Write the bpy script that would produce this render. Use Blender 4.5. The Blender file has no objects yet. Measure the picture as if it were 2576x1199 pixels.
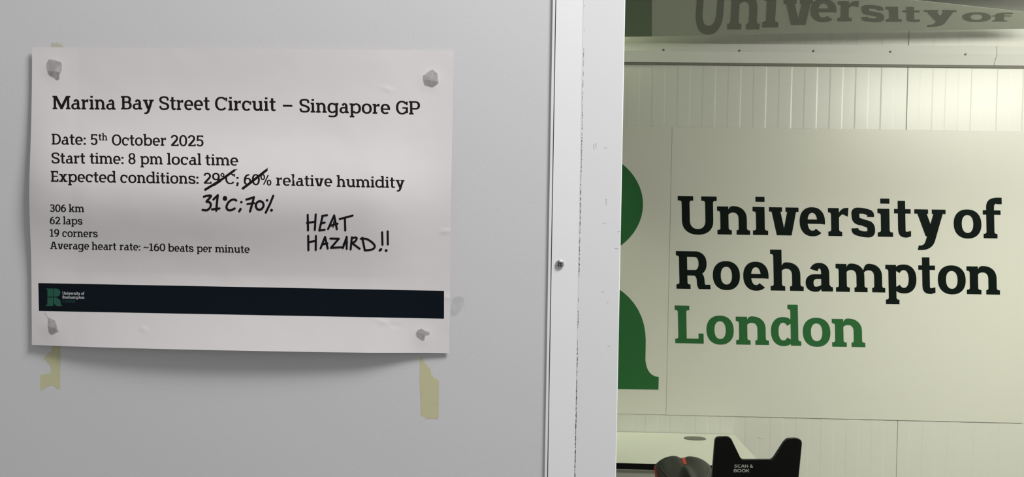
import bpy, bmesh, math, random
from mathutils import Vector, Matrix, noise, geometry
random.seed(7)
C = bpy.context.scene
COL = C.collection
PI = math.pi
D2R = PI/180

# ------------------------------------------------------------------ camera, world, lights, exposure
F = 1900.0                                   # focal length in pixels of the 2576 x 1199 frame
YAW, PITCH, ROLL = 1.7385*D2R, 1.4270*D2R, 0.9192*D2R
CAM = Vector((0.0, -0.741, 1.50))
_fw = Vector((-math.sin(YAW)*math.cos(PITCH), math.cos(YAW)*math.cos(PITCH), -math.sin(PITCH)))
_r0 = Vector((math.cos(YAW), math.sin(YAW), 0)); _u0 = _r0.cross(_fw)
RT = _r0*math.cos(ROLL) + _u0*math.sin(ROLL)
UP = _u0*math.cos(ROLL) - _r0*math.sin(ROLL)
cd = bpy.data.cameras.new('camera'); cam = bpy.data.objects.new('camera', cd); COL.objects.link(cam)
cd.sensor_fit = 'HORIZONTAL'; cd.sensor_width = 36.0; cd.lens = 36.0*F/2576.0
cd.clip_start = 0.01; cd.clip_end = 50
m = Matrix.Identity(4)
for i in range(3):
    m[i][0] = RT[i]; m[i][1] = UP[i]; m[i][2] = -_fw[i]; m[i][3] = CAM[i]
cam.matrix_world = m
C.camera = cam
C.view_settings.view_transform = 'Standard'; C.view_settings.look = 'None'
C.view_settings.gamma = 1.0; C.view_settings.exposure = 0.0; C.view_settings.use_curve_mapping = False

w = bpy.data.worlds.new('world'); C.world = w; w.use_nodes = True
w.node_tree.nodes['Background'].inputs[0].default_value = (0.98, 0.985, 1.0, 1)
w.node_tree.nodes['Background'].inputs[1].default_value = 0.31

def area(name, loc, target, sx, sy, power, col):
    l = bpy.data.lights.new(name, 'AREA'); l.shape = 'RECTANGLE'; l.size = sx; l.size_y = sy
    l.energy = power; l.color = col
    o = bpy.data.objects.new(name, l); COL.objects.link(o); o.location = loc
    d = Vector(target)-Vector(loc); o.rotation_euler = d.to_track_quat('-Z', 'Y').to_euler()
    return o
area('corridor_lamp', (0.80, -0.65, 3.0), (-0.1, 0.0, 1.5), 0.50, 0.50, 47.5, (1.0, 0.985, 0.985))
area('chamber_lamp_and_fill', (2.05, 0.75, 2.16), (1.9, 1.96, 1.55), 0.9, 0.22, 17.5, (1.0, 0.955, 0.90))
fl_ = area('chamber_lamp_and_fill', (1.45, 0.55, 2.17), (1.45, 0.75, 0.0), 0.9, 0.25, 15.5, (1.0, 0.99, 0.865)); fl_.data.spread = 128*D2R  # unseen fill light added to lift the chamber overall
dl = area('desk_fill_light', (0.02, 1.66, 2.19), (0.10, 1.74, 0.0), 0.30, 0.30, 11.0, (0.98, 1.0, 0.80)); dl.data.spread = 58*D2R  # unseen narrow light added to brighten the desk

def ray(px, py): return _fw*F + RT*(px-1288.0) - UP*(py-599.5)
def atY(px, py, Y):
    v = ray(px, py); return CAM + v*((Y-CAM.y)/v.y)
def atZ(px, py, Z):
    v = ray(px, py); return CAM + v*((Z-CAM.z)/v.z)

# ------------------------------------------------------------------ materials
MATS = {}
def mat(name, col, rough=0.5, metal=0.0, spec=0.5, bump=None, vary=None, coat=0.0):
    if name in MATS: return MATS[name]
    mt = bpy.data.materials.new(name); mt.use_nodes = True; nt = mt.node_tree
    b = nt.nodes['Principled BSDF']
    b.inputs['Base Color'].default_value = (*col, 1); b.inputs['Roughness'].default_value = rough
    b.inputs['Metallic'].default_value = metal; b.inputs['Specular IOR Level'].default_value = spec
    b.inputs['Coat Weight'].default_value = coat
    if bump or vary: tc = nt.nodes.new('ShaderNodeTexCoord')
    if bump:
        sc, st, dist = bump
        nz = nt.nodes.new('ShaderNodeTexNoise'); nz.inputs['Scale'].default_value = sc; nz.inputs['Detail'].default_value = 3
        bp = nt.nodes.new('ShaderNodeBump'); bp.inputs['Strength'].default_value = st; bp.inputs['Distance'].default_value = dist
        nt.links.new(tc.outputs['Object'], nz.inputs['Vector']); nt.links.new(nz.outputs[0], bp.inputs['Height'])
        nt.links.new(bp.outputs[0], b.inputs['Normal'])
    if vary:
        sc, c2, lo, hi = vary
        nz = nt.nodes.new('ShaderNodeTexNoise'); nz.inputs['Scale'].default_value = sc; nz.inputs['Detail'].default_value = 4
        rp = nt.nodes.new('ShaderNodeValToRGB'); rp.color_ramp.elements[0].position = lo; rp.color_ramp.elements[1].position = hi
        rp.color_ramp.elements[0].color = (*col, 1); rp.color_ramp.elements[1].color = (*c2, 1)
        nt.links.new(tc.outputs['Object'], nz.inputs['Vector']); nt.links.new(nz.outputs[0], rp.inputs[0])
        nt.links.new(rp.outputs[0], b.inputs['Base Color'])
    MATS[name] = mt
    return mt
def see_through(name, col, alpha, rough=0.5, noise_scale=None, lo=.4, hi=.6):
    mt = mat(name, col, rough, spec=0.2); nt = mt.node_tree; b = nt.nodes['Principled BSDF']
    if noise_scale is None: b.inputs['Alpha'].default_value = alpha
    else:
        tc = nt.nodes.new('ShaderNodeTexCoord'); nz = nt.nodes.new('ShaderNodeTexNoise')
        nz.inputs['Scale'].default_value = noise_scale; nz.inputs['Detail'].default_value = 4
        mr = nt.nodes.new('ShaderNodeMapRange'); mr.inputs['From Min'].default_value = lo; mr.inputs['From Max'].default_value = hi
        mr.inputs['To Min'].default_value = alpha; mr.inputs['To Max'].default_value = alpha*.35
        nt.links.new(tc.outputs['Object'], nz.inputs['Vector']); nt.links.new(nz.outputs[0], mr.inputs['Value'])
        nt.links.new(mr.outputs[0], b.inputs['Alpha'])
    return mt
M_WALL = mat('grey_wall_paint', (.635, .630, .638), .6, spec=.3, bump=(560, .10, .0006))
M_FRAME = mat('white_frame_paint', (.86, .865, .87), .42, spec=.35, bump=(160, .05, .0004))
M_GAP = mat('dark_gap', (.22, .22, .22), .8)
M_SCUFF = see_through('scuff_marks', (.05, .05, .05), .95, .8, 620, .44, .60)
M_PAPER = mat('white_paper', (.715, .690, .680), .75, spec=.2, bump=(900, .10, .0002))
M_INK = mat('black_print', (.0105, .009, .009), .6, spec=.12)
M_MARKER = mat('black_marker', (.009, .007, .009), .5, spec=.12)
M_BAND = mat('navy_print', (.0035, .0068, .0115), .5, spec=.1)
M_PGREEN = mat('green_print', (.022, .105, .068), .5, spec=.12)
M_PWHITE = mat('pale_print', (.50, .53, .53), .5, spec=.12)
M_PDIM = mat('dim_green_print', (.012, .060, .044), .5, spec=.12)
M_STAIN = see_through('oily_stain', (.30, .29, .285), .46, .6, 130, .45, .75)
M_STAIN2 = see_through('oily_stain_core', (.24, .23, .225), .30, .6, 160, .4, .7)  # inner patch: stain darkened with its relief shading painted in
M_SMUDGE = see_through('wall_smudge', (.36, .36, .37), .17, .6, 90, .4, .62)
M_TAPE = see_through('tape_glue', (.66, .64, .385), .82, .65, 170, .60, .74)
M_TAPE2 = see_through('tape_glue_faint', (.66, .645, .45), .55, .65, 170, .45, .65)
M_STEEL = mat('screw_steel', (.62, .62, .60), .25, metal=1.0)
M_RECESS = mat('screw_recess', (.02, .02, .02), .5)
M_PANEL = mat('chamber_white_panel', (.80, .80, .755), .31, spec=.55, bump=(14, .05, .004))
M_BOARD = mat('sign_board', (.80, .79, .73), .34, spec=.4, bump=(22, .04, .002))
M_VDARK = mat('dark_vinyl', (.0035, .0085, .0065), .5, spec=.06)
M_VGREEN = mat('green_vinyl', (.035, .162, .052), .5, spec=.06)
M_COVE = mat('cove_trim', (.80, .80, .77), .35)
M_CEIL = mat('chamber_ceiling', (.45, .46, .43), .5)
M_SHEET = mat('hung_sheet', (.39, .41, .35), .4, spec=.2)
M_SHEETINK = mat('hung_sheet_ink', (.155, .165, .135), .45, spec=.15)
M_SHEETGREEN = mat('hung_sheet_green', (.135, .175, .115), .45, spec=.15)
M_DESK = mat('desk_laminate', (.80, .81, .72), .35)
M_BLACK = mat('black_plastic', (.0025, .003, .003), .45, spec=.10)
M_RIM = mat('board_rim', (.035, .037, .032), .35)
M_GROM = mat('grommet', (.16, .165, .13), .45)
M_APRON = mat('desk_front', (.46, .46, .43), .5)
M_SADDLE = mat('saddle_leather', (.045, .045, .038), .38, spec=.5, bump=(90, .1, .001))
M_RED = mat('saddle_red', (.50, .06, .03), .45)
M_STITCH = mat('saddle_piping', (.12, .125, .12), .4)
M_CAPT = mat('grey_lettering', (.52, .51, .50), .5)
M_FLOOR = mat('floor_vinyl', (.30, .30, .29), .5, vary=(6, (.34, .34, .33), .4, .6))
def glass_mat():
    mt = bpy.data.materials.new('window_glass'); mt.use_nodes = True; nt = mt.node_tree
    nt.nodes.remove(nt.nodes['Principled BSDF']); out = nt.nodes['Material Output']
    tr = nt.nodes.new('ShaderNodeBsdfTransparent'); tr.inputs[0].default_value = (.955, .975, .945, 1)
    gl = nt.nodes.new('ShaderNodeBsdfGlossy'); gl.inputs['Roughness'].default_value = .02
    fr = nt.nodes.new('ShaderNodeFresnel'); fr.inputs[0].default_value = 1.12
    mx = nt.nodes.new('ShaderNodeMixShader')
    nt.links.new(fr.outputs[0], mx.inputs[0]); nt.links.new(tr.outputs[0], mx.inputs[1]); nt.links.new(gl.outputs[0], mx.inputs[2])
    nt.links.new(mx.outputs[0], out.inputs[0]); return mt
M_GLASS = glass_mat()

# ------------------------------------------------------------------ mesh helpers
class MB:
    def __init__(s): s.v = []; s.f = []; s.mi = []
    def poly(s, pts, mi=0):
        n = len(s.v); s.v += [Vector(p) for p in pts]; s.f.append(tuple(range(n, n+len(pts)))); s.mi.append(mi)
    def box(s, x0, x1, y0, y1, z0, z1, mi=0):
        P = [(x0,y0,z0),(x1,y0,z0),(x1,y1,z0),(x0,y1,z0),(x0,y0,z1),(x1,y0,z1),(x1,y1,z1),(x0,y1,z1)]
        n = len(s.v); s.v += [Vector(p) for p in P]
        for q in ((0,3,2,1),(4,5,6,7),(0,1,5,4),(1,2,6,5),(2,3,7,6),(3,0,4,7)): s.f.append(tuple(n+i for i in q)); s.mi.append(mi)
    def prism(s, pts, d, mi=0, side=None):                # outline extruded along the vector d
        pts = [Vector(p) for p in pts]; d = Vector(d); k = len(pts); n = len(s.v)
        s.v += pts + [p+d for p in pts]; side = mi if side is None else side
        s.f.append(tuple(n+i for i in range(k))); s.mi.append(mi)
        s.f.append(tuple(n+k+i for i in reversed(range(k)))); s.mi.append(mi)
        for i in range(k):
            j = (i+1) % k; s.f.append((n+j, n+i, n+k+i, n+k+j)); s.mi.append(side)
    def loft(s, rings, mi=0, caps=True):
        n = len(s.v); k = len(rings[0])
        for r in rings: s.v += [Vector(p) for p in r]
        for a in range(len(rings)-1):
            for i in range(k):
                j = (i+1) % k; s.f.append((n+a*k+i, n+a*k+j, n+(a+1)*k+j, n+(a+1)*k+i)); s.mi.append(mi)
        if caps:
            s.f.append(tuple(n+i for i in reversed(range(k)))); s.mi.append(mi)
            s.f.append(tuple(n+(len(rings)-1)*k+i for i in range(k))); s.mi.append(mi)
    def tube(s, a, b, r, r2=None, seg=20, mi=0):
        a = Vector(a); b = Vector(b); r2 = r if r2 is None else r2
        d = (b-a).normalized(); x = d.orthogonal().normalized(); y = d.cross(x)
        c = [(math.cos(2*PI*i/seg), math.sin(2*PI*i/seg)) for i in range(seg)]
        s.loft([[a+x*(p*r)+y*(q*r) for p, q in c], [b+x*(p*r2)+y*(q*r2) for p, q in c]], mi)
    def pipe(s, P, r, seg=12, mi=0):
        rings = []
        for i, p in enumerate(P):
            d = (P[min(i+1, len(P)-1)]-P[max(i-1, 0)]).normalized(); x = d.cross(Vector((.31, .2, .93))).normalized(); y = d.cross(x)
            rings.append([p+x*(r*math.cos(2*PI*k/seg))+y*(r*math.sin(2*PI*k/seg)) for k in range(seg)])
        s.loft(rings, mi)
    def grid(s, fn, nu, nv, mi=0):
        n = len(s.v)
        for j in range(nv+1):
            for i in range(nu+1): s.v.append(Vector(fn(i/nu, j/nv)))
        for j in range(nv):
            for i in range(nu):
                a = n+j*(nu+1)+i; s.f.append((a, a+1, a+nu+2, a+nu+1)); s.mi.append(mi)
    def build(s, name, mats, parent=None, smooth=False, bevel=0, solid=0, recalc=True, solid_off=-1):
        mats = mats if isinstance(mats, (list, tuple)) else [mats]
        if parent is not None: org = parent['_loc']; org = Vector(org)
        else:
            lo = [min(v[i] for v in s.v) for i in range(3)]; hi = [max(v[i] for v in s.v) for i in range(3)]
            org = Vector(((lo[0]+hi[0])/2, (lo[1]+hi[1])/2, lo[2]))
        me = bpy.data.meshes.new(name); me.from_pydata([v-org for v in s.v], [], s.f); 
        for mt in mats: me.materials.append(mt)
        me.polygons.foreach_set('material_index', s.mi)
        if recalc:
            bm = bmesh.new(); bm.from_mesh(me); bmesh.ops.recalc_face_normals(bm, faces=bm.faces); bm.to_mesh(me); bm.free()
        if smooth: me.polygons.foreach_set('use_smooth', [True]*len(me.polygons))
        me.update(); o = bpy.data.objects.new(name, me); COL.objects.link(o)
        if parent is not None: o.parent = parent
        else: o.location = org
        o['_loc'] = tuple(org)
        if solid:
            md = o.modifiers.new('solid', 'SOLIDIFY'); md.thickness = solid; md.offset = solid_off
            md = o.modifiers.new('crisp', 'EDGE_SPLIT'); md.split_angle = 60*D2R
        if bevel:
            md = o.modifiers.new('bevel', 'BEVEL'); md.width = bevel; md.segments = 3; md.limit_method = 'ANGLE'
        return o
def empty(name, loc):
    o = bpy.data.objects.new(name, None); COL.objects.link(o); o.location = loc; o.empty_display_size = .05
    o['_loc'] = tuple(loc); return o
def tag(o, label, cat, group=None):
    o['label'] = label; o['category'] = cat
    if group: o['group'] = group
    return o
def struct(o): o['kind'] = 'structure'; return o

# ------------------------------------------------------------------ slab-serif lettering (cap height 1)
X, ASC, DES = .74, 1.085, -.30
def sup(cx, cy, rx, ry, a, n=2.25):
    c, s_ = math.cos(a*D2R), math.sin(a*D2R)
    return (cx+rx*math.copysign(abs(c)**(2/n), c), cy+ry*math.copysign(abs(s_)**(2/n), s_))
def bez(p0, p1, p2, p3, n=10):
    o = []
    for i in range(n+1):
        t = i/n; u = 1-t
        o.append(tuple(u*u*u*p0[k]+3*u*u*t*p1[k]+3*u*t*t*p2[k]+t*t*t*p3[k] for k in (0, 1)))
    return o
def catmull(P, n=6):
    o = []; Q = [P[0]]+list(P)+[P[-1]]
    for i in range(1, len(Q)-2):
        for j in range(n):
            t = j/n
            o.append(tuple(.5*(2*Q[i][k]+(Q[i+1][k]-Q[i-1][k])*t+(2*Q[i-1][k]-5*Q[i][k]+4*Q[i+1][k]-Q[i+2][k])*t*t
                     + (3*Q[i][k]-Q[i-1][k]-3*Q[i+1][k]+Q[i+2][k])*t**3) for k in range(len(P[0]))))
    o.append(tuple(P[-1])); return o
class Glyph:
    def __init__(s, w, t, sl): s.w, s.t, s.s = w, t, sl; s.k = .055; s.P = []; s.e = .078
    def rect(s, x0, x1, y0, y1): s.P.append([(x0,y0),(x1,y0),(x1,y1),(x0,y1)])
    def poly(s, *p): s.P.append(list(p))
    def stem(s, x0, y0, y1, b=(0,0), t=(0,0), w=None):
        x1 = x0+(s.w if w is None else w); sl = s.s; p = []
        def fil(cx, cy, k, a0, a1): return [(cx+k*math.cos(a*D2R), cy+k*math.sin(a*D2R)) for a in [a0+(a1-a0)*i/5 for i in range(6)]]
        if b[1]: k = min(s.k, b[1]*.8); p += [(x1+b[1], y0), (x1+b[1], y0+sl)] + fil(x1+k, y0+sl+k, k, 270, 180)
        else: p += [(x1, y0)]
        if t[1]: k = min(s.k, t[1]*.8); p += fil(x1+k, y1-sl-k, k, 180, 90) + [(x1+t[1], y1-sl), (x1+t[1], y1)]
        else: p += [(x1, y1)]
        if t[0]: k = min(s.k, t[0]*.8); p += [(x0-t[0], y1), (x0-t[0], y1-sl)] + fil(x0-k, y1-sl-k, k, 90, 0)
        else: p += [(x0, y1)]
        if b[0]: k = min(s.k, b[0]*.8); p += fil(x0-k, y0+sl+k, k, 0, -90) + [(x0-b[0], y0+sl), (x0-b[0], y0)]
        else: p += [(x0, y0)]
        s.P.append(p)
    def strip(s, A, B):
        for i in range(len(A)-1): s.P.append([A[i], A[i+1], B[i+1], B[i]])
    def ring(s, cx, cy, rx, ry, a0=0, a1=360, wx=None, wy=None, n=2.25):
        wx = s.w if wx is None else wx; wy = s.t if wy is None else wy; N = max(6, int(abs(a1-a0)/9))
        A = [sup(cx, cy, rx, ry, a0+(a1-a0)*i/N, n) for i in range(N+1)]
        B = [sup(cx, cy, rx-wx, ry-wy, a0+(a1-a0)*i/N, n) for i in range(N+1)]
        s.strip(A, B)
    def stroke(s, P, wd, smooth=True):                     # P: (x, y) or (x, y, width)
        Q = [(p[0], p[1], p[2] if len(p) > 2 else wd) for p in P]
        if smooth: Q = catmull(Q, 6)
        A, B = [], []
        for i, q in enumerate(Q):
            a = Q[max(i-1, 0)]; b = Q[min(i+1, len(Q)-1)]; dx, dy = b[0]-a[0], b[1]-a[1]; L = math.hypot(dx, dy) or 1
            A.append((q[0]-dy/L*q[2]/2, q[1]+dx/L*q[2]/2)); B.append((q[0]+dy/L*q[2]/2, q[1]-dx/L*q[2]/2))
        s.strip(A, B)
    def bar(s, x0, y0, x1, y1, wh):                        # diagonal with horizontal cuts of width wh
        s.P.append([(x0-wh/2, y0), (x0+wh/2, y0), (x1+wh/2, y1), (x1-wh/2, y1)])
    def arch(s, xl, xr, base=.42):                         # from left stem's right edge xl to right stem's outer edge xr
        w, t = s.w, s.t; cx = xl+(xr-w-xl)*.46; top = X+.015
        A = [sup(cx, base, xr-cx, top-base, a) for a in range(0, 91, 9)]; B = [sup(cx, base, xr-w-cx, top-t*1.15-base, a) for a in range(0, 91, 9)]
        s.strip(A, B)
        A = bez((cx, top), (cx-.10, top), (xl+.0, .66), (xl-.03, .58), 7); B = bez((cx, top-t*1.15), (cx-.06, top-t*1.15), (xl+.02, .56), (xl-.03, .49), 7)
        s.strip(A, B)
def glyph(ch, w, t, sl):
    g = Glyph(w, t, sl); e = g.e; o = .015; c = .255+w*.0        # c: counter width of n
    if ch == ' ': return [], .26
    if ch in 'nhmr':
        g.stem(e, 0, ASC if ch == 'h' else X, (e, e), (e, 0))
        if ch == 'r':
            xl = e+w; g.strip(bez((xl-.03,.56),(xl+.03,.70),(xl+.11,X+.015),(xl+.245,X+.01),8), bez((xl-.03,.42),(xl+.02,.55),(xl+.08,.60),(xl+.225,X-.155),8))
            g.poly((xl+.10,X-.16),(xl+.235,X-.225),(xl+.255,X+.01),(xl+.12,X+.0)); return g.P, xl+.265
        x = e+w
        for _ in range(2 if ch == 'm' else 1):
            xr = x+c+w; g.arch(x, xr); g.stem(xr-w, 0, .44, (e*.72, e if True else 0)); x = xr
        return g.P, x+e
    if ch == 'u':
        xl = e+w; xr = xl+c+.01; cx = xl+(xr-xl)*.50; b = .30
        g.stem(e, b, X, (0,0), (e,0)); g.stem(xr, 0, X, (0,e), (e*.9,0))
        g.strip([sup(cx,b,cx-e,b+o,a) for a in range(180,271,9)], [sup(cx,b,cx-xl,b-t*1.1,a) for a in range(180,271,9)])
        g.strip(bez((cx,-o),(cx+.10,-o),(xr,.07),(xr+.03,.15),7), bez((cx,t*1.1-.0),(cx+.06,t*1.1),(xr-.02,.18),(xr+.03,.25),7))
        return g.P, xr+w+e
    if ch in 'ilı':
        g.stem(e, 0, ASC if ch == 'l' else X, (e,e), (e,0))
        if ch == 'i': g.rect(e-.005, e+w+.005, .875, 1.01)
        return g.P, 2*e+w
    if ch == 'o': g.ring(.325+w*.15, X/2, .325+w*.15, X/2+o); return g.P, .65+w*.3
    if ch == 'e':
        r = .305+w*.14; g.ring(r, X/2, r, X/2+o, -8, 312); g.rect(w*.6, 2*r-.02, .315, .315+t*.78); g.rect(2*r-w, 2*r-.004, .315, .37); return g.P, 2*r
    if ch == 'c':
        r = .30+w*.12; g.ring(r, X/2, r, X/2+o, 40, 318); g.rect(2*r-.13, 2*r-.01, .45, .69); return g.P, 2*r
    if ch == 'a':
        xr = .40+w; g.ring(.335+w*.1, .475, xr-.335-w*.1, X+o-.475, 0, 158)
        g.stem(xr-w, 0, .50, (0, 0)); g.poly((xr-.02,0),(xr+e+.01,0),(xr+e+.01,sl),(xr+.05,sl),(xr,sl+.06),(xr-.02,sl+.06))
        r = .225+w*.15; g.ring(r, .22, r, .22+o, 88, 272, w*.97, t*.92); g.rect(r-.01, xr-w+.01, .44-t*.86+o, .44+o)
        g.strip(bez((r,-o),(r+.10,-o),(xr-w-.04,.03),(xr-w+.03,.09),6), bez((r,t*.92-o),(r+.05,t*.92-o),(xr-w-.02,.14),(xr-w+.03,.20),6))
        return g.P, xr+e+.01
    if ch in 'dg':
        r = .315+w*.12; g.ring(r, X/2, r, X/2+o, 38, 322); xr = .545+w
        if ch == 'd': g.stem(xr-w, 0, ASC, (0,e), (e,0))
        else:
            g.stem(xr-w, -.08, X, (0,0), (0,e*.8))
            g.strip([sup(r+.02,-.06,xr-r-.02,.265,a) for a in range(0,-111,-10)], [sup(r+.02,-.06,xr-r-.02-w,.265-t,a) for a in range(0,-111,-10)])
            g.stroke([(r-.06,-.262),(r-.17,-.255),(.075,-.215)], t*1.0)
        return g.P, xr+e*.9
    if ch in 'bp':
        r = .315+w*.12; x0 = e; cx = x0+w+.545-w-r
        cx = x0+.545+w-r; g.ring(cx, X/2, r, X/2+o, -142, 142)
        if ch == 'b': g.stem(x0, 0, ASC, (0,0), (e,0))
        else: g.stem(x0, DES, X, (e,e), (e,0))
        return g.P, cx+r
    if ch == 't':
        x0 = .105; g.stem(x0, .20, .955); g.rect(0, x0+w+.15, X-sl, X)
        g.strip(bez((x0,.22),(x0,.02),(x0+.09,-o),(x0+w*.6+.12,-o),8)+[(x0+w+.15,.02)], bez((x0+w,.22),(x0+w,.14),(x0+w+.0,t*.95),(x0+w+.05,t*.95),8)+[(x0+w+.15,t+.015)])
        return g.P, x0+w+.16
    if ch == 'f':
        x0 = .09; g.stem(x0, 0, .84, (e,e)); g.rect(0, x0+w+.17, X-sl, X)
        g.strip(bez((x0,.82),(x0,1.02),(x0+.13,ASC+.01),(x0+w+.20,ASC-.01),8), bez((x0+w,.82),(x0+w,.92),(x0+w+.05,ASC-t),(x0+w+.19,ASC-t-.01),8))
        g.rect(x0+w+.06, x0+w+.205, ASC-t-.03, ASC-.008)
        return g.P, x0+w+.19
    if ch in 'vy':
        W = .62+w*.75; wh = w*1.12; m_ = W/2; g.rect(0,.27+w*.35,X-sl,X); g.rect(W-.27-w*.35,W,X-sl,X)
        xl, xrr = .055+wh/2, W-.055-wh/2
        if ch == 'v': g.bar(m_-wh*.42+.02, 0, xl, X-sl*.5, wh); g.bar(m_+wh*.42-.02, 0, xrr, X-sl*.5, wh)
        else:
            sx = (xrr-(m_+.04))/(X-sl*.5-.06); xb = xrr-sx*(X-sl*.5+.10)
            g.bar(m_+.0, .03, xl, X-sl*.5, wh); g.bar(xb, -.10, xrr, X-sl*.5, wh)
            g.strip(bez((xb-wh/2,-.10),(xb-wh/2-.03,-.18),(xb-wh/2-.06,-.225),(xb-wh/2-.17,-.215),7), bez((xb+wh/2,-.10),(xb+wh/2-.06,-.27),(xb-wh/2+.04,-.36),(xb-wh/2-.20,-.335),7))
        return g.P, W
    if ch == 'x':
        W = .62+w*.75; wh = w*1.2
        g.bar(.10+wh/2-.02,sl*.5,W-.10-wh/2,X-sl*.5,wh); g.bar(W-.10-wh/2+.02,sl*.5,.10+wh/2-.02,X-sl*.5,wh)
        for x0,x1,y in ((0,.33,0),(W-.33,W,0),(.01,.32,X-sl),(W-.32,W-.01,X-sl)): g.rect(x0,x1,y,y+sl)
        return g.P, W
    if ch == 'k':
        g.stem(e, 0, ASC, (e,e), (e,0)); x = e+w; W = x+.44; wh = w*1.2
        g.bar(x+.03,.26,W-.14,X-sl*.5,wh*.95); g.bar(W-.12,sl*.5,x+.13,.44,wh); g.rect(W-.29,W-.0,X-sl,X); g.rect(W-.22,W+.04,0,sl)
        return g.P, W+.04
    if ch == 'M':
        W = 1.20+w*.3; g.stem(e,0,1,(e,e),(e,0)); g.stem(W-e-w,0,1,(e,e),(0,e)); m_ = W/2
        g.poly((e+.03,1),(e+w+.06,1),(m_+.06,.20),(m_+.07,.0),(m_-.07,0)); g.poly((W-e-.03,1),(W-e-w-.06,1),(m_-.06,.20),(m_-.07,0),(m_+.07,0))
        return g.P, W
    if ch in 'BDPR':
        x0 = e+.01; g.stem(x0,0,1,(e, e if ch in 'PR' else 0),(e,0)); xi = x0+w
        if ch == 'D':
            cx = x0+.28; g.rect(xi-.01,cx,1-t,1); g.rect(xi-.01,cx,0,t); g.ring(cx,.5,.41+w*.2,.5,-90,90,n=2.15); return g.P, cx+.41+w*.2
        if ch == 'B':
            cx = x0+.34; g.rect(xi-.01,cx,1-t,1); g.rect(xi-.01,cx,0,t); g.rect(xi-.01,cx,.475,.475+t)
            g.ring(cx,.738,.235+w*.2,.262,-90,90); g.ring(cx+.01,.2975,.27+w*.2,.2975,-90,90); return g.P, cx+.29+w*.2
        q = .44 if ch == 'P' else .43; cx = x0+.40; ry = (1-q+t*.5)/2; cy = 1-ry
        g.rect(xi-.01,cx,1-t,1); g.rect(xi-.01,cx,1-2*ry,1-2*ry+t); g.ring(cx,cy,.27+w*.2,ry,-90,90)
        if ch == 'R':
            y1 = 1-2*ry
            g.strip(bez((cx-.10,y1+.02),(cx+.08,y1+.02),(cx+.045,.22),(cx+.055,.10),8)+[(cx+.10,0)], bez((cx-.06,y1+t),(cx+.26,y1+t*.9),(cx+.25,.30),(cx+.055+w*.95,.16),8)+[(cx+.06+w,sl)])
            g.poly((cx+.10,0),(cx+.40,0),(cx+.40,sl),(cx+.05+w,sl)); return g.P, cx+.41
        return g.P, cx+.27+w*.2
    if ch in 'EL':
        x0 = e+.01; g.stem(x0,0,1,(e,0),(e,e if ch == 'L' else 0)); xi = x0+w; W = xi+.42
        g.rect(xi-.01,W,0,sl*1.08); g.rect(W-.125,W,0,.265)
        if ch == 'E': g.rect(xi-.01,W-.02,1-sl,1); g.rect(W-.135,W-.02,.76,1); g.rect(xi-.01,W-.08,.455,.455+sl); 
        return g.P, W
    if ch == 'U':
        xl = .105; W = .83+w*1.0; xr = W-.105; m_ = W/2; b = .36
        g.stem(xl,b,1,(0,0),(.1,.1)); g.stem(xr-w,b,1,(0,0),(.1,.1)); g.ring(m_,b,xr-m_,b+o,180,360); return g.P, W
    if ch in 'CGO':
        rx = .405+w*.12; g.ring(rx,.5,rx,.5+o,*((0,360) if ch == 'O' else (38,322)),n=2.2)
        if ch == 'C': g.rect(2*rx-.125,2*rx-.015,.68,.955); 
        if ch == 'G': g.rect(2*rx-.135,2*rx-.02,.69,.955); g.rect(rx+.03,2*rx,.42,.42+sl); g.rect(2*rx-w,2*rx-.005,.10,.5)
        return g.P, 2*rx
    if ch == 'S' or ch == 's':
        if ch == 'S': W, H, y0 = .74, 1.0, 1.0
        else: W, H = .60+w*.12, X
        a = t*.52; lw = w*.93
        P = [(W-lw/2-.01,H*.70,lw*.95),(W*.80,H-a*1.6,t*1.15),(W*.5,H+o-a,t),(W*.21,H*.89,w*.9),(lw/2+.025,H*.735,w*.98),(W*.25,H*.575,w*.95),(W*.52,H*.495,w*.86),
             (W*.78,H*.41,w*.95),(W-lw/2,H*.26,w*.98),(W*.80,H*.105,w*.9),(W*.5,a-o,t),(W*.20,a*1.6,t*1.15),(lw/2+.005,H*.29,lw*.95)]
        g.stroke(P, w); return g.P, W
    if ch == 'A':
        W = .92+w*.4; m_ = W/2; wh = w*1.1; g.bar(.12+wh/2-.03,sl*.5,m_-.06,1,wh*.9); g.bar(W-.12-wh/2+.03,sl*.5,m_+.06,1,wh*.95)
        g.rect(0,.36,0,sl); g.rect(W-.36,W,0,sl); g.rect(.28,W-.28,.27,.27+t); return g.P, W
    if ch == '0': g.ring(.33+w*.08,.5,.33+w*.08,.5+o); return g.P, .66+w*.16
    if ch == '1': g.stem(.20,0,1,(.14,.14)); g.poly((.03,.82),(.03,.82+sl*1.1),(.2+w,1.0),(.2+w,.88),(.2,.86)); return g.P, .36+w
    if ch == '2':
        r = .30+w*.1; g.ring(r+.01,.70,r,.30+o,172,-12); W = 2*r+.05
        g.poly((2*r+.005,.64),(2*r+.01-w*.98,.66),(.03,sl*1.1),(.03,0),(.24,.0),(.20,sl)); g.poly((2*r+.005,.64),(2*r-w+.02,.66),(.05,.10),(.25,.10),(2*r-.07,.47))
        g.rect(.03,W,0,sl*1.05); g.rect(W-.11,W,0,.21); return g.P, W
    if ch == '3':
        r = .29+w*.1; g.ring(r,.735,r-.01,.265+o,158,-90); g.ring(r,.285,r+.01,.285+o,90,-160); g.rect(r-.12,r+.02,.465,.465+t); return g.P, 2*r+.02
    if ch == '5':
        r = .29+w*.1; g.poly((.07,1),(.07+w*.9,1),(.03+w*.9,.50),(.035,.45)); g.rect(.07,.60,1-t*1.05,1); g.rect(.52,.61,.82,1)
        g.ring(r,.315,r+.01,.33,125,-155); return g.P, 2*r+.02
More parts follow.
